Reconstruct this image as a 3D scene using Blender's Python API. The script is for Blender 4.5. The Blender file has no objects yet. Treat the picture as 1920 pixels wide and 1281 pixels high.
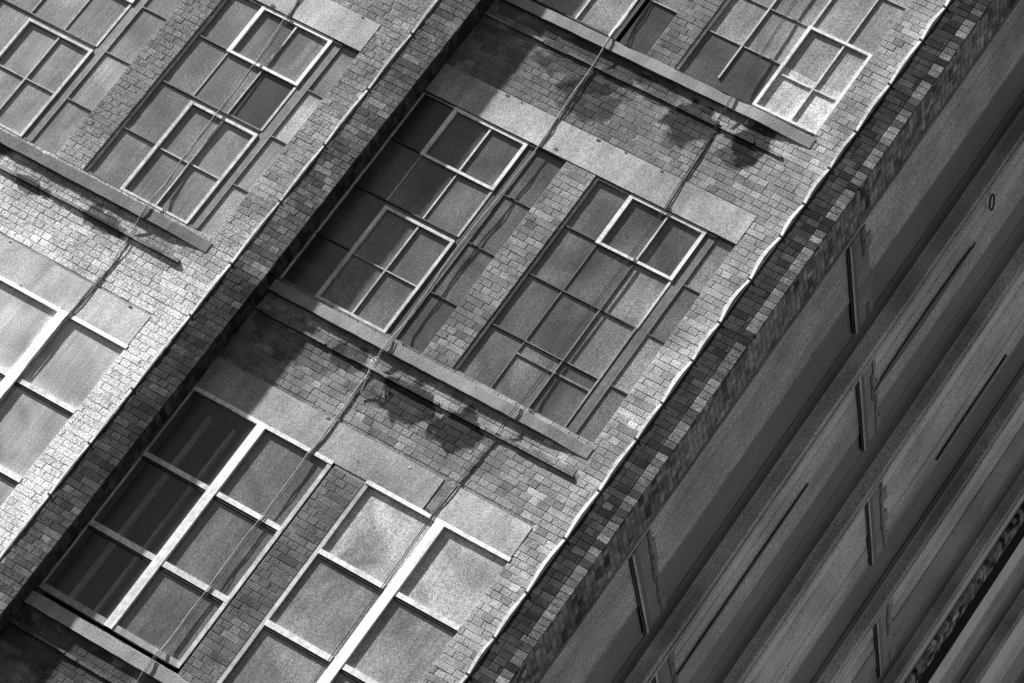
import bpy, math, random
from mathutils import Matrix, Vector, noise as mn
random.seed(7)
S = bpy.context.scene
COL = S.collection
H0 = 15.5                      # height of the fourth-floor datum above the street

# ------------------------------------------------------------------ camera, sky, sun, exposure
cam = bpy.data.cameras.new('camera')
cam.sensor_width = 36.0; cam.sensor_fit = 'HORIZONTAL'
cam.lens = 36.0 * 6943.0 / 1920.0
cam.clip_start = 0.5; cam.clip_end = 500
co = bpy.data.objects.new('camera', cam); COL.objects.link(co)
RX = Vector((0.82503023, 0.11584946, 0.55308591))
RY = Vector((0.42931152, 0.50793385, -0.74678968))
RZ = Vector((-0.36744623, 0.85357021, 0.36932527))
m = Matrix.Identity(4)
for i in range(3):
    m[i][0] = RX[i]; m[i][1] = -RY[i]; m[i][2] = -RZ[i]
m[0][3], m[1][3], m[2][3] = 13.779, -32.009, -13.850 + H0
co.matrix_world = m
S.camera = co

SUN = Vector((2.55, 1.0, -1.9)).normalized()       # direction the sunlight travels
elev = math.asin(-SUN.z); azim = math.atan2(-SUN.x, -SUN.y)
w = bpy.data.worlds.new('World'); S.world = w; w.use_nodes = True
nt = w.node_tree; nt.nodes.clear()
sky = nt.nodes.new('ShaderNodeTexSky'); sky.sky_type = 'NISHITA'; sky.sun_disc = False
sky.sun_elevation = elev; sky.sun_rotation = azim
bw = nt.nodes.new('ShaderNodeRGBToBW'); bg = nt.nodes.new('ShaderNodeBackground'); wo = nt.nodes.new('ShaderNodeOutputWorld')
bg.inputs['Strength'].default_value = 0.053
nt.links.new(sky.outputs[0], bw.inputs[0]); nt.links.new(bw.outputs[0], bg.inputs['Color']); nt.links.new(bg.outputs[0], wo.inputs[0])
sl = bpy.data.lights.new('sun', 'SUN'); sl.energy = 5.0; sl.angle = math.radians(1.6); sl.color = (1, 1, 1)
so = bpy.data.objects.new('sun', sl); COL.objects.link(so)
so.rotation_euler = SUN.to_track_quat('-Z', 'Y').to_euler(); so.location = (-20, -20, 40)
S.view_settings.view_transform = 'Standard'; S.view_settings.look = 'None'
S.view_settings.exposure = 0.88; S.view_settings.gamma = 1.0

# ------------------------------------------------------------------ materials (black and white place: all greys)
def new_mat(name, rough=0.85, spec=0.3, mott=(6.0, 0.25), fine=(95.0, 0.5), streak=None, bump=0.0, bscale=40.0, cloud=None, const=None, fstretch=None, stains=None, dist=0.0):
    m = bpy.data.materials.new(name); m.use_nodes = True
    t = m.node_tree; N = t.nodes; L = t.links
    b = N['Principled BSDF']; b.inputs['Roughness'].default_value = rough
    b.inputs['Specular IOR Level'].default_value = spec
    tc = N.new('ShaderNodeTexCoord')
    if const is None:
        a = N.new('ShaderNodeAttribute'); a.attribute_name = 'tone'; cur = a.outputs['Fac']
    else:
        v = N.new('ShaderNodeValue'); v.outputs[0].default_value = const; cur = v.outputs[0]
    def nz(scale, detail, amp, stretch=None, rough_=0.55):
        nonlocal cur
        n = N.new('ShaderNodeTexNoise'); n.inputs['Scale'].default_value = scale
        n.inputs['Detail'].default_value = detail; n.inputs['Roughness'].default_value = rough_
        if scale < 1.0: n.inputs['Distortion'].default_value = dist
        src = tc.outputs['Object']
        if stretch:
            mp = N.new('ShaderNodeMapping'); mp.inputs['Scale'].default_value = stretch
            L.new(src, mp.inputs[0]); src = mp.outputs[0]
        L.new(src, n.inputs['Vector'])
        r = N.new('ShaderNodeMapRange'); r.clamp = False
        r.inputs['From Min'].default_value = 0.3; r.inputs['From Max'].default_value = 0.7
        r.inputs['To Min'].default_value = 1 - amp; r.inputs['To Max'].default_value = 1 + amp
        L.new(n.outputs['Fac'], r.inputs['Value'])
        mu = N.new('ShaderNodeMath'); mu.operation = 'MULTIPLY'
        L.new(cur, mu.inputs[0]); L.new(r.outputs[0], mu.inputs[1]); cur = mu.outputs[0]
        return n
    nz(mott[0], 4, mott[1])
    if cloud: nz(cloud[0], 2, cloud[1])
    if streak: nz(streak[0], 3, streak[1], streak[2])
    nz(fine[0], 1.5, fine[1], fstretch, rough_=0.7)
    if stains:
        # soot runs: squashed blobs under each sill, with ragged edges
        wn = N.new('ShaderNodeTexNoise'); wn.inputs['Scale'].default_value = 5; wn.inputs['Detail'].default_value = 3
        L.new(tc.outputs['Object'], wn.inputs['Vector'])
        for sx, sz, rx, rz, amt in stains:
            rx *= 1.2; rz *= 1.2
            mp = N.new('ShaderNodeMapping'); mp.inputs['Location'].default_value = (-sx / rx, 0, -(sz + H0) / rz)
            mp.inputs['Scale'].default_value = (1 / rx, 0, 1 / rz); L.new(tc.outputs['Object'], mp.inputs[0])
            ln = N.new('ShaderNodeVectorMath'); ln.operation = 'LENGTH'; L.new(mp.outputs[0], ln.inputs[0])
            ad = N.new('ShaderNodeMath'); ad.operation = 'MULTIPLY_ADD'; ad.inputs[1].default_value = 1.5
            L.new(wn.outputs['Fac'], ad.inputs[0]); L.new(ln.outputs['Value'], ad.inputs[2])
            r = N.new('ShaderNodeMapRange'); r.interpolation_type = 'SMOOTHSTEP'
            r.inputs['From Min'].default_value = 1.46; r.inputs['From Max'].default_value = 1.66
            r.inputs['To Min'].default_value = 1 - amt; r.inputs['To Max'].default_value = 1.0
            L.new(ad.outputs[0], r.inputs['Value'])
            mu = N.new('ShaderNodeMath'); mu.operation = 'MULTIPLY'; L.new(cur, mu.inputs[0]); L.new(r.outputs[0], mu.inputs[1]); cur = mu.outputs[0]
    mx = N.new('ShaderNodeMath'); mx.operation = 'MAXIMUM'; mx.inputs[1].default_value = 0.006
    L.new(cur, mx.inputs[0])
    mi = N.new('ShaderNodeMath'); mi.operation = 'MINIMUM'; mi.inputs[1].default_value = 0.92
    L.new(mx.outputs[0], mi.inputs[0]); L.new(mi.outputs[0], b.inputs['Base Color'])
    if bump:
        n = N.new('ShaderNodeTexNoise'); n.inputs['Scale'].default_value = bscale; n.inputs['Detail'].default_value = 4
        L.new(tc.outputs['Object'], n.inputs['Vector'])
        bp = N.new('ShaderNodeBump'); bp.inputs['Strength'].default_value = bump; bp.inputs['Distance'].default_value = 0.006
        L.new(n.outputs['Fac'], bp.inputs['Height']); L.new(bp.outputs[0], b.inputs['Normal'])
    return m
stainsB = [(-1.15, 3.25, .60, .34, .55), (-.95, 2.85, .34, .26, .6), (-.35, 3.32, .30, .16, .5), (.17, 3.12, .30, .28, .82), (.86, 3.24, .19, .32, .86), (.80, 3.0, .22, .14, .6),
           (-1.30, -1.0, .22, .15, .65), (-.52, -1.12, .33, .24, .82), (.08, -1.14, .30, .24, .84), (-.95, -1.25, .30, .10, .4), (-1.9, -1.1, .6, .25, .5), (1.2, -.95, .3, .05, .4), (-1.9, -5.2, .9, .3, .5)]
stainsA = [(-6.2, -.95, .36, .16, .75), (-5.35, -1.09, .24, .10, .7), (-4.40, -1.05, .28, .13, .75), (-3.75, -1.0, .3, .08, .35), (-5.0, -.9, .8, .1, .35)]
M_BRICKB = new_mat('brick_middle', 0.92, 0.15, (4, 0.35), (80, 0.72), None, 0.3, 45, cloud=(.8, .25), stains=stainsB)
M_BRICKA = new_mat('brick_left', 0.92, 0.15, (4, 0.25), (80, 0.72), None, 0.3, 45, cloud=(.8, .2), stains=stainsA)
M_BRICK = new_mat('brick', 0.92, 0.15, (9, 0.35), (80, 0.72), None, 0.35, 60)
M_MORTAR = new_mat('mortar', 0.95, 0.1, (5, 0.4), (80, 0.72), None, 0.3, 60)
M_CONC = new_mat('concrete', 0.9, 0.2, (3.0, 0.18), (80, 0.45), (2.5, 0.17, (3, 3, .5)), 0.3, 30, cloud=(0.9, 0.25), dist=.5)
M_PANE = new_mat('clouded_glass', 0.30, 0.5, (3.0, 0.16), (80, 0.60), (9, 0.16, (2.5, 2.5, .12)), 0, cloud=(0.95, 0.48), dist=1.2)  # cloud noise paints soft hazy overlay patches across the panes
M_PAINT = new_mat('flaking_paint', 0.6, 0.25, (17, 0.26), (80, 0.30), (6, 0.18, (3, 3, .3)), cloud=(0.9, 0.3))
M_CLAD = new_mat('weathered_boards', 0.36, 0.75, (1.4, 0.30), (75, 0.6), (5.0, 0.17, (4, 2.0, .14)), 0.15, 30, cloud=(0.45, 0.5), dist=.8, fstretch=(.8, .30, .8))
M_CABLE = new_mat('cable_sheath', 0.6, 0.3, (20, 0.3), (95, 0.3))
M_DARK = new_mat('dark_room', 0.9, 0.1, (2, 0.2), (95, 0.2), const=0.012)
def clear_glass():
    m = bpy.data.materials.new('clear_glass'); m.use_nodes = True
    t = m.node_tree; N = t.nodes; L = t.links; N.clear()
    o = N.new('ShaderNodeOutputMaterial'); tr = N.new('ShaderNodeBsdfTransparent'); tr.inputs[0].default_value = (.75, .75, .75, 1)
    d = N.new('ShaderNodeBsdfPrincipled'); d.inputs['Base Color'].default_value = (.15, .15, .15, 1); d.inputs['Roughness'].default_value = .2
    tc = N.new('ShaderNodeTexCoord'); n = N.new('ShaderNodeTexNoise'); n.inputs['Scale'].default_value = 70
    r = N.new('ShaderNodeMapRange'); r.inputs['To Min'].default_value = .2; r.inputs['To Max'].default_value = .62
    L.new(tc.outputs['Object'], n.inputs['Vector']); L.new(n.outputs['Fac'], r.inputs['Value'])
    mx = N.new('ShaderNodeMixShader'); L.new(r.outputs[0], mx.inputs[0]); L.new(tr.outputs[0], mx.inputs[1]); L.new(d.outputs[0], mx.inputs[2])
    L.new(mx.outputs[0], o.inputs[0]); return m
M_GLASS = clear_glass()

# ------------------------------------------------------------------ mesh helpers
class MB:
    def __init__(s): s.v = []; s.f = []; s.t = []
    def box(s, x0, x1, y0, y1, z0, z1, tone=0.3, skip_back=False):
        b = len(s.v)
        s.v += [(x0, y0, z0), (x1, y0, z0), (x1, y1, z0), (x0, y1, z0), (x0, y0, z1), (x1, y0, z1), (x1, y1, z1), (x0, y1, z1)]
        fs = [(0, 1, 5, 4), (1, 2, 6, 5), (3, 0, 4, 7), (0, 3, 2, 1), (4, 5, 6, 7)]
        if not skip_back: fs.append((2, 3, 7, 6))
        for f in fs: s.f.append(tuple(b + i for i in f)); s.t.append(tone)
    def face(s, pts, tone):
        b = len(s.v); s.v += [tuple(p) for p in pts]; s.f.append(tuple(range(b, b + len(pts)))); s.t.append(tone)
    def brick(s, x0, x1, yf, yb, z0, z1, tone, swap=False, jit=0.0016):
        r = lambda: random.uniform(-jit, jit)
        fr = [(x0 + r(), yf + r() * .6, z0 + r()), (x1 + r(), yf + r() * .6, z0 + r()), (x1 + r(), yf + r() * .6, z1 + r()), (x0 + r(), yf + r() * .6, z1 + r())]
        c = .004; bk = [(x0 - .001, yb, z0), (x1, yb, z0), (x1, yb, z1), (x0, yb, z1)]
        inn = [(fr[0][0] + c, fr[0][1], fr[0][2] + c), (fr[1][0] - c, fr[1][1], fr[1][2] + c), (fr[2][0] - c, fr[2][1], fr[2][2] - c), (fr[3][0] + c, fr[3][1], fr[3][2] - c)]
        mid = [(p[0], p[1] + c * .7, p[2]) for p in fr]
        P = inn + mid + bk
        if swap: P = [(swap[0] - (p[1]), swap[1] + p[0], p[2]) for p in P]
        b = len(s.v); s.v += P
        s.f.append((b, b + 1, b + 2, b + 3)); s.t.append(tone)
        for k in range(4):
            n = (k + 1) % 4
            s.f.append((b + 4 + k, b + 4 + n, b + n, b + k)); s.t.append(tone)
            s.f.append((b + 8 + k, b + 8 + n, b + 4 + n, b + 4 + k)); s.t.append(tone * .92)
    def tube(s, pts, r, tone=.3, n=7, taper=None):
        base = len(s.v)
        for i, p in enumerate(pts):
            p = Vector(p); a = Vector(pts[max(0, i - 1)]); c = Vector(pts[min(len(pts) - 1, i + 1)])
            d = (c - a).normalized(); u = d.orthogonal().normalized() if abs(d.z) < .6 else d.cross(Vector((0, 1, 0))).normalized()
            v2 = d.cross(u)
            for k in range(n):
                q = p + (u * math.cos(6.2832 * k / n) + v2 * math.sin(6.2832 * k / n)) * r
                s.v.append(tuple(q))
        for i in range(len(pts) - 1):
            for k in range(n):
                a = base + i * n + k; b = base + i * n + (k + 1) % n
                s.f.append((a, b, b + n, a + n)); s.t.append(tone)
        s.f.append(tuple(base + k for k in range(n))[::-1]); s.t.append(tone)
        s.f.append(tuple(base + (len(pts) - 1) * n + k for k in range(n))); s.t.append(tone)
    def build(s, name, mat, parent=None, loc=None):
        me = bpy.data.meshes.new(name); 
        me.from_pydata([(x, y, z + H0) for x, y, z in s.v], [], s.f)
        at = me.attributes.new('tone', 'FLOAT', 'FACE'); at.data.foreach_set('value', s.t)
        me.materials.append(mat); me.update()
        o = bpy.data.objects.new(name, me); COL.objects.link(o)
        if parent: o.parent = parent
        return o
def thing(name, label, cat, group=None):
    o = bpy.data.objects.new(name, None); COL.objects.link(o); o['label'] = label; o['category'] = cat
    if group: o['group'] = group
    return o
def tag(o, label, cat, group=None):
    o['label'] = label; o['category'] = cat
    if group: o['group'] = group
def vn(x, z, s=1.0, seed=0.0): return mn.noise(Vector((x * s, z * s, seed)))      # about -1..1
def clamp(v, a, b): return max(a, min(b, v))
def rect_holes(x0, x1, z0, z1, holes):
    xs = sorted({x0, x1} | {clamp(h[i], x0, x1) for h in holes for i in (0, 1)})
    zs = sorted({z0, z1} | {clamp(h[i], z0, z1) for h in holes for i in (2, 3)})
    out = []
    for a, b in zip(xs, xs[1:]):
        for c, d in zip(zs, zs[1:]):
            mx, mz = (a + b) / 2, (c + d) / 2
            if b - a > 1e-4 and d - c > 1e-4 and not any(h[0] < mx < h[1] and h[2] < mz < h[3] for h in holes): out.append((a, b, c, d))
    return out
CRS = 0.081
def lay(mb, x0, x1, z0, z1, holes, yf, tone, swap=False, head=0.110, gap=0.0042, pstr=0.22, jit=0.0018):
    k0 = int(math.floor(z0 / CRS)); k1 = int(math.ceil(z1 / CRS))
    for k in range(k0, k1):
        a, b = max(z0, k * CRS), min(z1, (k + 1) * CRS)
        if b - a < .02: continue
        zc = (a + b) / 2
        iv = [(x0, x1)]
        for h in holes:
            if h[2] < zc < h[3]:
                nw = []
                for p, q in iv:
                    if h[1] <= p or h[0] >= q: nw.append((p, q)); continue
                    if h[0] > p: nw.append((p, h[0]))
                    if h[1] < q: nw.append((h[1], q))
                iv = nw
        for p, q in iv:
            x = p
            first = True
            while x < q - .01:
                wd = head * (1.95 if random.random() < pstr else 1) * random.uniform(.94, 1.06)
                if first and k % 2: wd = head * .5 if q - p > .3 else wd
                first = False
                e = min(x + wd, q)
                if q - e < .04: e = q
                g = gap * random.uniform(.6, 1.4)
                off = random.uniform(-.0018, .0018)
                mb.brick(x + g / 2, e - g / 2, yf + off, yf + .05, a + g / 2, b - g / 2, tone((x + e) / 2, zc, e - x), swap, jit)
                x = e

# ------------------------------------------------------------------ the building
bld = thing('brick_building', 'tall soot-stained brick factory front with pale lintels, gridded windows and a boarded side wall', 'building')
OPEN_U = lambda: [(-2.56, -.72, -.60, 2.12), (-.350, 1.36, -.60, 2.12)]
OPEN_L = lambda: [(-2.58, -.75, -4.76, -2.06), (-.37, 1.36, -4.76, -2.06)]
OPEN_T = lambda: [(-2.56, -.72, 3.62, 6.30), (-.37, 1.36, 3.62, 6.30)]
LINTELS = [(2.11, 2.50), (-2.07, -1.66), (6.29, 6.68)]
SILLS = [(-.76, -.62), (3.47, 3.61), (-4.93, -4.78)]
ZB, ZT = -7.2, 7.4

def toneB(x, z, wd=.1):
    t = .21 + .07 * vn(x, z, .8, 3)
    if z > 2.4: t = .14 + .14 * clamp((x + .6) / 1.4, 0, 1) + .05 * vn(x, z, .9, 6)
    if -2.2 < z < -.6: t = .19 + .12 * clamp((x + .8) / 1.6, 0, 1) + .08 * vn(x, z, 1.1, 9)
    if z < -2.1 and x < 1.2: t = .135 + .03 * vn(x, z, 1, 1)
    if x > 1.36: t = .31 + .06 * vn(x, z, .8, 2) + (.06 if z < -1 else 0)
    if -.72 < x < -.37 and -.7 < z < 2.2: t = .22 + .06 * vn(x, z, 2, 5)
    t *= clamp(random.gauss(1, .085), .6, 1.6)
    c = vn(x, z, 2.3, 31)
    if c > .12 and random.random() < .30: t *= 1.38
    if random.random() < .05: t *= .7
    if -1.0 < z < -.88 or 3.20 < z < 3.32: t *= 1.35
    return clamp(t, .01, .8)
def toneA(x, z, wd=.1):
    t = .195 + .04 * vn(x, z, .8, 13) + .42 * clamp((-z - .1) / 1.6, 0, 1)  # brick tone rises towards the bottom: painted-in brightness of the lower left
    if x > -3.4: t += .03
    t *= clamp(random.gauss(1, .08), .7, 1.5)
    if vn(x, z, 2, 8) > .1 and random.random() < .3: t *= 1.25
    return clamp(t, .01, .85)
def toneP(x, z, wd=.1):            # sooty strip of the first pilaster
    t = .105 + .05 * vn(x, z, 1.6, 4)
    if z < -.9: t = .032 + .02 * vn(x, z, 2.5, 4) + .06 * clamp(-z - 3.6, 0, 1)
    if random.random() < .12: t *= 1.9
    return clamp(t * clamp(random.gauss(1, .25), .35, 1.9), .015, .5)
def toneQ(x, z, wd=.1):            # black strip at the corner with pale quoin bricks
    if x > 1.985 and random.random() < .82 + .5 * vn(x, z, 1.1, 3) or 1.85 < x < 1.985 and random.random() < .04:
        return clamp(random.gauss(.145, .045), .06, .3)
    return clamp(random.gauss(.032, .013), .012, .08)
def toneR(x, z, wd=.1):            # return faces
    return clamp(random.gauss(.30, .10) + .12 * vn(x, z, 1), .08, .8)
def toneD(x, z, wd=.1): return clamp(random.gauss(.05, .02), .02, .12)  # pilaster return: its shade is put into near-black brick tones

def bay(ox, oy, oz, x0, x1, xq, stor, tone, tq, mort, mbk):
    """one bay of front wall: x0..x1 light brick, x1..xq sooty strip"""
    holes = []
    for s in stor: holes += [(a + ox, b + ox, c + oz, d + oz) for a, b, c, d in {'U': OPEN_U, 'L': OPEN_L, 'T': OPEN_T}[s]()]
    lint = [(-2.64 + ox, 1.36 + ox, a + oz, b + oz) for a, b in LINTELS]
    sills = [(-2.64 + ox, 1.40 + ox, a + oz, b + oz) for a, b in SILLS]
    body = MB()
    for a, b, c, d in rect_holes(x0, x1, ZB, ZT, holes): body.box(a, b, oy + .004, oy + .30, c, d, mort)
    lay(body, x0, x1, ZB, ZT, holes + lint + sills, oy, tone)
    body_o = body.build('wall', mbk, bld)
    q = MB(); q.box(x1, xq - .020, oy + .004, oy + .30, ZB, ZT, .06)
    if ox > -1:
        lay(q, x1, 1.975, ZB, ZT, [], oy - .001, tq, pstr=.35); lay(q, 1.975, xq, ZB, ZT, [], oy - .003, tq, pstr=0, head=.125)
    else: lay(q, x1, xq, ZB, ZT, [], oy - .001, tq, pstr=.4)
    q.build('pilaster', M_BRICK, bld)
    for i, (a, b, c, d) in enumerate(lint):
        l = MB(); t = {0: .42, 1: .37, 2: .4}[i] if ox > -1 else {0: .42, 1: .48, 2: .4}[i]
        if ox > -1 and i == 1:
            l.box(a, .30, oy - .004, oy + .10, c, d, .33); l.box(.43, b, oy - .006, oy + .10, c, d, .40)
            l.box(.30, .43, oy + .006, oy + .10, c, d, .10)
        else: l.box(a, b, oy - .005, oy + .10, c, d, t)
        # spalled chips and an old fixing hole on the face of the band
        for q in range(7):
            cx = random.uniform(a + .3, b - .1); cz = random.choice((c + .02, d - .02, random.uniform(c, d))); rr = random.uniform(.012, .035)
            l.face([(cx + rr * random.uniform(.5, 1.3) * math.cos(u_ * .9), oy - .0075, cz + rr * .6 * random.uniform(.5, 1.3) * math.sin(u_ * .9)) for u_ in range(7)], random.choice((.06, .10, .62)))
        l.build('lintel', M_CONC, bld)
    for i, (a, b, c, d) in enumerate(sills):
        l = MB()
        n = 14; tt = ([.27, .30, .33][i]) if ox > -1 else .185
        # sill slab with a slightly worn front edge
        n = 40
        for k in range(n + 1):
            u = a + (b - a) * k / n; pr = .050 * clamp((b - u) / .55, .12, 1) + random.uniform(-.002, .002)
            zt = d - (.012 if random.random() < .12 else random.uniform(0, .003)); zl = c + random.uniform(0, .006)
            l.v += [(u, oy + .10, zl), (u, oy - pr, zl), (u, oy - pr - .002, zt - .006), (u, oy - pr + .008, zt), (u, oy + .10, zt)]
            if k:
                q0 = len(l.v) - 10
                for e_ in range(4): l.f.append((q0 + e_, q0 + 5 + e_, q0 + 6 + e_, q0 + 1 + e_)); l.t.append(tt)
        l.f.append(tuple(range(len(l.v) - 5, len(l.v)))); l.t.append(tt)
        l.build('sill', M_CONC, bld)
        # crumbling ledge course below the sill
        g = MB(); x = a; zz = c - .245
        while x < b - .30:
            u = x + random.uniform(.10, .45)
            pr = .028 + .018 * vn(x, zz, 2, 5)
            g.box(x, min(u, b), oy - pr, oy + .04, zz + random.uniform(-.004, .004), zz + .030 + random.uniform(0, .012), .22 * random.uniform(.7, 1.5))
            x = u
        g.build('ledge', mbk, bld)
    return body_o
# bay A stands 28 cm in front of bay B
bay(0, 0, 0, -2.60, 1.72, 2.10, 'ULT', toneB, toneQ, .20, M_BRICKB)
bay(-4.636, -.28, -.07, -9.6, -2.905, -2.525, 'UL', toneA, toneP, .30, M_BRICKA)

# returns (faces turned to the right)
def lay_return(mb, x, y0, y1, tone):
    lay(mb, 0, y1 - y0, ZB, ZT, [], 0, tone, swap=(x, y0), pstr=.3)
r = MB(); r.box(-2.8, -2.531, .03 - .28, .0, ZB, ZT, .03)
lay_return(r, -2.526, -.272, .0, toneD); r.build('pilaster_return', M_BRICK, bld)
r = MB(); r.box(1.8, 2.094, .03, .62, ZB, ZT, .12)
lay_return(r, 2.099, .004, .62, toneR); r.build('corner_return', M_BRICK, bld)

# ------------------------------------------------------------------ windows
WH, OFF, DULL, IRON = .80, .55, .34, .06
def window(ox, oy, oz, bars, panes, label=None, casements=(), glassy=None, rec=.045):
    """bars: (x0,z0,x1,z1,width,proud,tone); panes: (x0,x1,z0,z1,tone)"""
    yg = oy + rec
    fr = MB()
    for n_, (a, c, b, d, wd, pr, t) in enumerate(bars):
        a += ox; b += ox; c += oz; d += oz; y0 = yg - pr - .0004 * n_
        if abs(a - b) < 1e-6: fr.box(a - wd / 2, a + wd / 2, y0, yg + .02, min(c, d), max(c, d), t)
        else: fr.box(min(a, b), max(a, b), y0 - .0008, yg + .02, c - wd / 2, c + wd / 2, t)
    f = fr.build('window', M_PAINT, bld)
    if label: f['label'] = label
    for (a, b, c, d, wd, pr, t, mids) in casements:
        k = MB(); a += ox; b += ox; c += oz; d += oz; y0 = yg - pr
        k.box(a, a + wd * 1.15, y0, yg + .02, c, d, t * .98); k.box(b - wd, b, y0, yg + .02, c, d, t)
        k.box(a + wd * 1.15, b - wd, y0 + .001, yg + .02, d - wd, d, t * .92); k.box(a + wd * 1.15, b - wd, y0 + .001, yg + .02, c, c + wd * .8, t * .9)
        for mm in mids:
            if mm[0] == 'v': k.box(mm[1] + ox - .009, mm[1] + ox + .009, y0 + .012, yg + .01, c + wd * .8, d - wd, t * .8)
            else: k.box(a + wd * 1.15, b - wd, y0 + .014, yg + .01, mm[1] + oz - .008, mm[1] + oz + .008, t * .7)
        k.build('casement', M_PAINT, f)
    p = MB()
    for a, b, c, d, t in panes:
        ti = random.uniform(-.003, .003)
        p.face([(a + ox, yg + ti, c + oz), (b + ox, yg - ti, c + oz), (b + ox, yg - ti, d + oz), (a + ox, yg + ti, d + oz)], t * random.uniform(.95, 1.05))
    p.build('glass', M_PANE, f)
    if glassy:
        g = MB()
        for a, b, c, d in glassy: g.face([(a + ox, yg, c + oz), (b + ox, yg, c + oz), (b + ox, yg, d + oz), (a + ox, yg, d + oz)], .1)
        g.build('clear_glass', M_GLASS, f)
    return f
def grid(cols, rows, tones):
    out = []
    for j in range(len(rows) - 1):
        for i in range(len(cols) - 1):
            t = tones[j][i]
            if t is not None: out.append((cols[i], cols[i + 1], rows[j + 1], rows[j], t))
    return out
# upper window, many-paned: rows from top to bottom
def upper_window(ox, oy, oz, dx, tones, lab, cas_low=True, bright=1.0, rowtone=IRON, midrow=OFF, sidegap=IRON, low_cols=None, leftbar=OFF):
    X = [-2.55 + dx, -2.11 + dx, -1.65 + dx, -1.21 + dx]; X4 = [-1.08 + dx, -.72 + dx]
    Zr = [2.10, 1.445, .775, .085, -.565]
    W = WH * bright
    b = [(X[0] + .014, Zr[4], X[0] + .014, Zr[0], .028, .025, leftbar * bright),
         (X[0], Zr[0] - .01, X4[0], Zr[0] - .01, .022, .022, DULL), (X[0], Zr[4] + .01, X4[0], Zr[4] + .01, .02, .022, IRON * 2),
         (X[1], Zr[2], X[1], Zr[1], .015, .012, midrow * bright), (X[2], Zr[2], X[2], Zr[1], .015, .012, midrow * bright),
         (X[3] + .005, Zr[2], X[3] + .005, Zr[1], .026, .02, OFF * .9 * bright),
         (X[3] + .07, Zr[4], X[3] + .07, Zr[0], .105, .012, sidegap), (X4[0], Zr[4], X4[0], Zr[0], .014, .014, max(sidegap * 1.25, .15))]
    for z in Zr[1:4]: b.append((X[0], z, X[1], z, .014, .016, rowtone)); b.append((X4[0], z, X4[1], z, .012, .012, rowtone * 1.3))
    b.append((X[1], Zr[2], X[3], Zr[2], .014, .016, rowtone * 1.5))
    cas = [(X[1] - .02, X[3] + .015, Zr[1] - .025, Zr[0], .040, .034, W, [('v', X[2])])]
    if cas_low: cas.append((X[1] + .03, X[3] + .015, Zr[4], Zr[2] - .06, .034, .034, W * .72, [('v', X[2] + .02), ('h', Zr[3] - .02)]))
    else:
        b += [(X[1], Zr[4], X[1], Zr[2], .012, .010, .13), (X[2], Zr[4], X[2], Zr[2], .014, .012, .22), (X[1], Zr[3] - .16, X[3], Zr[3] - .16, .022, .010, .17), (X[3], Zr[4], X[3], Zr[2], .020, .016, DULL * .8), (X[1], Zr[3], X[3], Zr[3], .012, .014, DULL * .6)]
    P = grid(X, Zr, [r[:3] for r in tones]) + grid(X4, Zr, [[r[3]] for r in tones])
    return window(ox, oy, oz, b, P, lab, cas)
upper_window(0, 0, 0, 0, [[.04, .09, .085, .10], [.07, .11, .10, .09], [.06, .11, .11, .09], [.045, .11, .11, .05]],  # left column of panes darkened: the pilaster's shadow painted into their tones
             'small-paned steel window in the middle row, beside the shaded pilaster', leftbar=.75)
upper_window(0, 0, 0, 2.21, [[.10, .095, .10, .25], [.10, .10, .19, .12], [.09, .10, .24, .23], [.11, .19, .10, .11]],
             'small-paned steel window in the middle row, with mismatched faded panes', cas_low=False, rowtone=.07, midrow=.10, sidegap=.125, leftbar=.40)
upper_window(-4.636, -.28, -.07, 0, [[.20, .19, .19, .18], [.19, .20, .19, .20], [.21, .21, .21, .20], [.22, .23, .23, .20]],
             'pale small-paned window at the top left of the front', midrow=.36, sidegap=.17, rowtone=.12)
upper_window(-4.636, -.28, -.07, 2.21, [[.15, .16, .17, .20], [.18, .17, .030, .42], [.13, .16, .18, .18], [.17, .16, .17, .23]],
             'small-paned window left of the first pilaster, with one black pane', midrow=.36, sidegap=.15, rowtone=.12, leftbar=.42)
# top storey windows
X = [-2.55, -2.11, -1.65, -1.21]; Z = [6.27, 5.60, 4.95, 4.28, 3.66]
window(0, 0, 0, [(X[0] + .01, Z[4], X[0] + .01, Z[0], .026, .02, OFF), (X[3], Z[4], X[3], Z[0], .03, .024, .75), (X[1], Z[4], X[1], Z[0], .018, .02, OFF), (X[2], Z[4], X[2], Z[0], .02, .02, .6),
                 (X[0], Z[4] + .01, X[3], Z[4] + .01, .02, .02, IRON), (X[0], Z[0] - .01, -.72, Z[0] - .01, .02, .02, DULL), (-1.16, Z[4], -1.16, Z[0], .06, .012, IRON), (X[0], Z[3], X[3], Z[3], .012, .015, IRON * 2), (X[0], Z[1], X[3], Z[1], .012, .015, IRON * 2), (-1.08, Z[3], -.72, Z[3], .014, .015, DULL)],
       grid(X, Z, [[.2, .2, .2]] * 4) + grid([-1.08, -.72], Z, [[.2], [.2], [.2], [.045]]), 'small-paned window in the top row with a black strip of glass beside it')
X = [-.36, .09, .60, 1.03, 1.36]; Z = [6.27, 5.50, 4.80, 4.25, 3.66]
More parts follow.
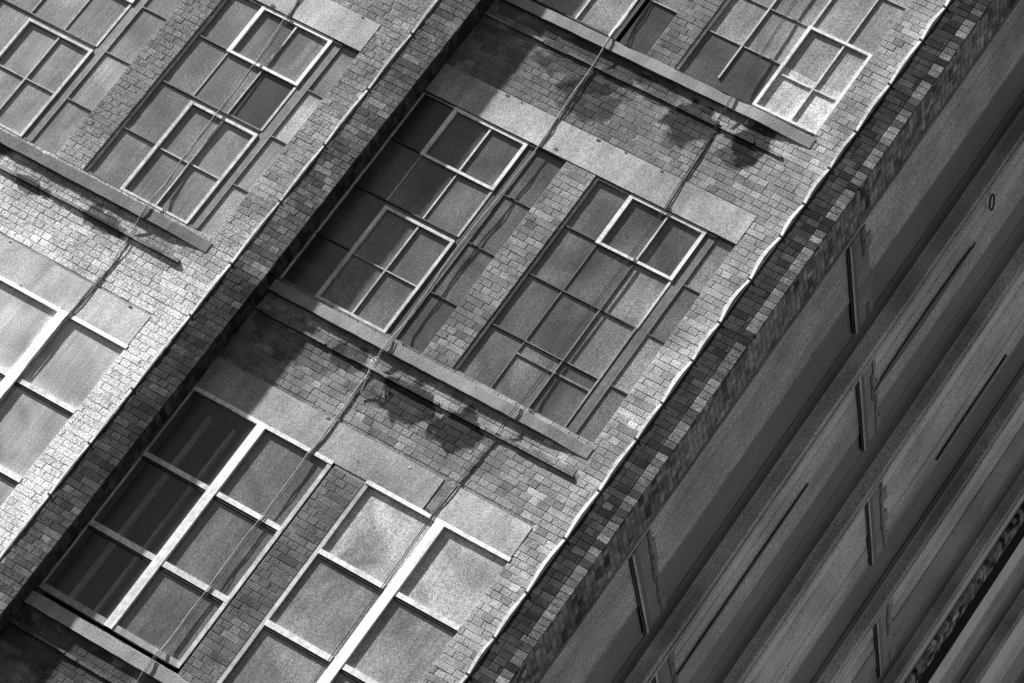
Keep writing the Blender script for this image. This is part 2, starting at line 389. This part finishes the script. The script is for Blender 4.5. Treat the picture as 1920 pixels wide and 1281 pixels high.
window(0, 0, 0, [(X[0] + .01, Z[4], X[0] + .01, Z[0], .03, .022, .72), (X[1], Z[4] + .12, X[1], Z[0], .018, .02, .6), (X[2], Z[2], X[2], Z[0], .022, .02, .55), (X[3], Z[2], X[3], Z[0], .018, .018, .5),
                 (X[0], Z[3], X[2], Z[3], .012, .014, DULL), (X[0], Z[2], X[2], Z[2], .012, .014, DULL * .7), (X[0], Z[1], X[4], Z[1], .014, .015, DULL)],
       grid(X, Z, [[.24] * 4, [.24, .23, .26, .26], [.24, .20, .22, .26], [.06, .055, .50, .42]]), 'top row window with white casement over two chalky bottom panes',
       [(X[2] - .02, X[4] - .005, Z[4], Z[2] + .01, .032, .034, .8, [('v', X[3]), ('h', 4.14)])])
# lower windows: thick white cross bars, three rows of two panes
def lower_window(ox, oy, oz, x0, xm, x1, tones, lab, W=.85, right=True, glassy=None, fr=None, mw=.10):
    Z = [-2.055, -2.95, -3.86, -4.71]
    fr = fr or W * .6
    b = [(x0 + .022, Z[3], x0 + .022, Z[0], .044, .03, fr), (xm, Z[3], xm, Z[0] - .045, mw, .042, W), (x0, Z[0] - .022, x1, Z[0] - .022, .045, .036, W * .9),
         (x0, Z[3] + .035, x1, Z[3] + .035, .07, .03, W * .36), (x0 + .04, Z[1], x1 - .01, Z[1], .055, .032, W * .8), (x0 + .04, Z[2], x1 - .01, Z[2], .065, .032, W * .75)]
    if right: b.append((x1 - .022, Z[3], x1 - .022, Z[0], .044, .03, W * .6))
    b += [(x0 - .01, Z[0] + .003, x1, Z[0] + .003, .016, .028, .03), (x0 + .04, Z[1] - .047, x1, Z[1] - .047, .012, .02, .05), (x0 + .04, Z[2] - .052, x1, Z[2] - .052, .012, .02, .05)]  # dark joint over the frame; strips under the transoms paint their shadow lines
    P = grid([x0, xm, x1], Z, tones)
    return window(ox, oy, oz, b, P, lab, (), glassy, rec=.030)
f1 = lower_window(0, 0, 0, -2.565, -1.655, -.775, [[None, .115], [None, .10], [None, .10]], 'large six-paned window with dark clear panes showing posts inside', W=.85,
                  glassy=[(-2.565, -1.655, -4.71, -2.05)])
lower_window(0, 0, 0, -.365, .545, 1.37, [[.38, .36], [.21, .27], [.19, .18]], 'large six-paned window with greyish panes beside the outer brick corner', W=1.0, right=False, fr=.5, mw=.11)
lower_window(-4.636, -.28, -.07, -2.565, -1.655, -.775, [[.48, .48], [.36, .36], [.36, .36]], None, W=1.0)
lower_window(-4.636, -.28, -.07, -.365, .545, 1.37, [[.50, .44], [.38, .32], [.38, .34]], 'large sunlit window with bright white bars at the left', W=1.1, right=False, fr=.7, mw=.12)

# dark rooms behind the openings, with hanging posts behind the clear glass
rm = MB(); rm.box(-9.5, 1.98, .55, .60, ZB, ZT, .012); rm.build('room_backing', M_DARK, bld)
ps = MB()
for x, wd in ((-2.33, .05), (-2.02, .035)):
    ps.box(x - wd / 2, x + wd / 2, .30, .36, -4.6, -2.16, .85)
ps.build('interior_post', M_PAINT, f1)

# ------------------------------------------------------------------ edge strips clipped to the two brick edges
def edge_strip(x, y, z0, z1, bulge, step, wid, seed):
    mb = MB(); cl = MB(); rnd = random.Random(seed)
    zs = [z0]
    while zs[-1] < z1: zs.append(zs[-1] + step * rnd.uniform(.8, 1.25))
    amp = [rnd.uniform(.3, 1.0) * bulge * (2.0 if z_ > 1.2 else 1) for z_ in zs]
    for s_, (off, rad, tone) in enumerate([(0, wid * .30, .85), (-wid * .5, wid * .26, .78), (wid * .42, wid * .17, .5), (-wid * .95, wid * .16, .62)]):
        pts = []
        for i in range(len(zs) - 1):
            for k in range(6):
                u = k / 6; sh = math.sin(math.pi * u) ** 1.2
                pts.append((x + off * (.55 + .6 * sh) - amp[i] * sh * (1 if s_ != 2 else .45) + rnd.uniform(-.0015, .0015), y - rad * .6 - .012 * sh * (1 if s_ != 2 else .4), zs[i] + (zs[i + 1] - zs[i]) * u))
        mb.tube(pts, rad, tone, 6)
    o = mb.build('edge_strip', M_PAINT, bld)
    for z in zs:
        cl = MB(); cl.box(x - wid * 1.1, x + wid * .7, y - .022, y + .01, z - .006, z + .006, .03)
        cl.build('clip', M_CABLE, o)
edge_strip(1.715, 0, ZB, ZT, .014, .56, .029, 5)
edge_strip(-2.915, -.28, ZB, ZT, .006, .80, .024, 8)

# ------------------------------------------------------------------ side wall with ribs and boards
XS = 2.10
side_ribs = [(.66, .06, .03), (2.98, .13, .20), (5.85, .11, .20), (9.0, .11, .20), (11.55, .10, .20), (15.1, .12, .20), (18.2, .12, .20)]
for i, (y, pr, th) in enumerate(side_ribs):
    rb = MB(); za, zb = ZB - 3, ZT + 8
    if i == 0:
        rb.box(XS - .10, XS - .03, .622, .70, za, zb, .02); rb.box(XS - .03, XS + .004, .705, .728, za, zb, .6)
        rb.build('edge_trim', M_CLAD, bld); continue
    e = XS + pr
    rb.v += [(XS - .06, y - .05, za), (XS, y, za), (e - .012, y + .006, za), (e, y + .018, za), (e, y + .07, za),
             (XS - .06, y - .05, zb), (XS, y, zb), (e - .012, y + .006, zb), (e, y + .018, zb), (e, y + .07, zb)]
    for k in range(4): rb.f.append((k, k + 1, k + 6, k + 5)); rb.t.append([.30, .46, .55, .30][k])  # front faces paler than the sides: their stronger skylight put into the tone
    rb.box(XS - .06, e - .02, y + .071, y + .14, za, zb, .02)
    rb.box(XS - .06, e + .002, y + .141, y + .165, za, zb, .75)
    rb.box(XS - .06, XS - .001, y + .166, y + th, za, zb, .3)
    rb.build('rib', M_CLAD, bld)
rnd = random.Random(3)
for i in range(len(side_ribs) - 1):
    y0 = side_ribs[i][0] + side_ribs[i][2] + (.07 if i == 0 else 0); y1 = side_ribs[i + 1][0] - .05
    pn = MB(); y = y0
    tb = [.36, .44, .54, .68, .8, .85][i]  # tone rises bay by bay, painting the reflected brightness of the far end
    while y < y1 - .01:
        e = min(y + rnd.choice((.22, .34, .5, .75)), y1)
        if y1 - e < .1: e = y1
        off = rnd.uniform(-.012, .004)
        pn.box(XS - .10, XS - .025 + off, y + .006, e - .003, ZB - 3, ZT + 8, tb * rnd.uniform(.7, 1.25) * (1.6 if y < y0 + .7 else 1) * (.10 if e > y1 - .25 else .30 if e > y1 - .9 else 1))  # lighter after a rib, darker before the next: rib shading painted on boards
        if rnd.random() < .5: pn.box(XS - .03, XS - .018 + off, e - .012, e - .005, ZB - 3, ZT + 8, tb * 2)
        y = e
    pn.box(XS - .14, XS - .11, y0 - .05, y1, ZB - 3, ZT + 8, .02)
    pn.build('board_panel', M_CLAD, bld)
    # horizontal glazing bars that cross each side bay at floor level
    for z in (-5.30, -1.12, 3.06, 7.24):
        rd = MB(); yy0 = y0 + (.03 if i == 0 else .12); yy1 = yy0 + (1.75 if i == 0 else 1.85)
        rd.box(XS - .02, XS + .010, yy0, yy1, z - .018, z + .018, .45)
        rd.box(XS - .022, XS - .006, yy0, yy1, z + .018, z + .10, .015); rd.box(XS - .022, XS - .006, yy0, yy1, z - .04, z - .018, .02)  # near-black strips painted as the bar's shadow on both sides
        # the soot-black panel above each bar, with a ragged crack down its middle
        for q in range(7):
            ya = yy0 + .02 + (yy1 - yy0) * q / 7; yb = ya + (yy1 - yy0) / 7
            rd.box(XS - .030, XS - .014 + .0005 * q, ya, yb, z + .10, z + .38 + rnd.uniform(-.05, .05), tb * rnd.uniform(.25, .5))
            cz = z + .26 + rnd.uniform(-.03, .03)
            if rnd.random() < .8: rd.box(XS - .014, XS - .006, ya, yb + .03, cz, cz + rnd.uniform(.02, .06), .006)
        rd.build('side_bar', M_CLAD, bld)
# open slit between boards and a brick-faced joint further along
def slit(y, z0, z1, wmax, peak):
    sm = MB(); n = 12; P = []
    for k in range(n + 1):
        u = k / n; ww = wmax * (math.sin(math.pi * (u ** peak)) ** .8 if 0 < u < 1 else 0) + .006
        P.append((y - ww / 2 - .02 * u, y + ww / 2 - .02 * u, z0 + (z1 - z0) * u))
    for (a, b, c), (d, e, f) in zip(P, P[1:]):
        sm.face([(XS - .004, a, c), (XS - .004, b, c), (XS - .004, e, f), (XS - .004, d, f)], .008)
        sm.face([(XS - .004, a, c), (XS - .004, d, f), (XS - .06, d, f), (XS - .06, a, c)], .02)
        sm.face([(XS - .004, b, c), (XS - .06, b, c), (XS - .06, e, f), (XS - .004, e, f)], .02)
    sm.build('open_joint', M_CLAD, bld)
slit(4.26, 3.35, 5.6, .15, .8)
slit(4.22, -1.3, 1.95, .05, 1.0)
slit(7.85, 4.6, 6.3, .07, .7)
sm = MB(); sm.box(XS - .03, XS + .002, 12.80, 13.35, ZB, ZT + 8, .010)
lay(sm, 0, .36, ZB, ZT + 7, [], 0, lambda x, z, w_: clamp(random.gauss(.25, .16), .03, .8), swap=(XS + .03, 12.42), pstr=.2)
sm.build('brick_joint', M_BRICK, bld)

# ------------------------------------------------------------------ cables down the front
def standoff(z):                  # the cables lie on the wall and bridge over each sill
    k = 0
    for a, b in SILLS: k = max(k, .065 * clamp(1.3 - abs(z - (a + b) / 2) / .25, 0, 1))
    return k
def cable(name, label, pts, y, strands, wob, seed, clips=()):
    rnd = random.Random(seed); mb = MB()
    for s_, (off, rad, tone, amp) in enumerate(strands):
        P = []
        for (xa, za), (xb, zb) in zip(pts, pts[1:]):
            n = max(4, int(abs(zb - za) / .11))
            for k in range(n):
                u = k / n; z = za + (zb - za) * u
                P.append((xa + (xb - xa) * u + off + wob * vn(s_ * 9.1 + seed, z, 1.6, seed) + amp * vn(s_ * 3.3, z, 4.5, seed + 5), y - .004 - .012 * abs(vn(3, z, 2, s_ + seed)) - rad - standoff(z), z))
        P.append((pts[-1][0] + off, y - .02, pts[-1][1]))
        mb.tube(P, rad, tone, 6)
    o = mb.build(name, M_CABLE); tag(o, label, 'cable', 'cables running down the front'); return o
cable('cable', 'pale twisted cable pair down the middle bay, crossing the sill with a knot', [(-1.22, 7.3), (-1.20, 4.3), (-1.15, 3.6), (-1.08, 2.0), (-1.11, .55), (-1.07, -.68), (-1.05, -1.56), (-1.05, -3.04), (-1.03, -5.04), (-1.03, -7.1)], -.004,
      [(0, .0045, .50, .010), (.012, .004, .12, .016), (.030, .004, .03, .030)], .02, 2)
cable('cable', 'frayed cable down the left bay, over the window with the black pane', [(x_ + .155, z_ - .12) for x_, z_ in ((-4.5, 7.3), (-4.42, 2.40), (-4.34, 1.72), (-4.31, .79), (-4.30, .10), (-4.17, -1.35), (-4.19, -2.11), (-4.2, -7))], -.284,
      [(0, .0045, .48, .012), (.018, .0045, .03, .030), (.030, .004, .04, .03)], .02, 4)
cable('cable', 'thin straight black double wire nearest the outer corner', [(.22, 7.3), (.28, 5.0), (.49, 2.05), (.49, -.64), (.42, -1.95), (.45, -3.22), (.47, -7.1)], -.004,
      [(0, .0045, .02, .003), (.022, .0045, .03, .003)], .008, 6)
# knotted rope end where the middle cable crosses the ledge
kn = MB()
for a_, (dx, dz, rr) in enumerate(((0, 0, .030), (.02, .02, .02))):
    kn.tube([(-1.04 + dx + rr * math.cos(t * .5), -.11 - .004 * t % .02, -.93 + dz + rr * 1.2 * math.sin(t * .5)) for t in range(12)], .005, .6, 6)
kn.tube([(-1.05, -.10, -.98), (-1.03, -.09, -1.08), (-1.00, -.05, -1.20), (-.99, -.03, -1.28)], .004, .6, 6)
tag(kn.build('rope_knot', M_CABLE), 'small pale rope knot tied on the cable at the ledge', 'knot')
# iron ring on the side wall
rg = MB(); rg.tube([(XS + .02, 3.79 + .16 * math.cos(t * .5236), 5.92 + .05 * math.sin(t * .5236)) for t in range(13)], .012, .04, 6)
rg.build('iron_ring', M_CABLE, bld)
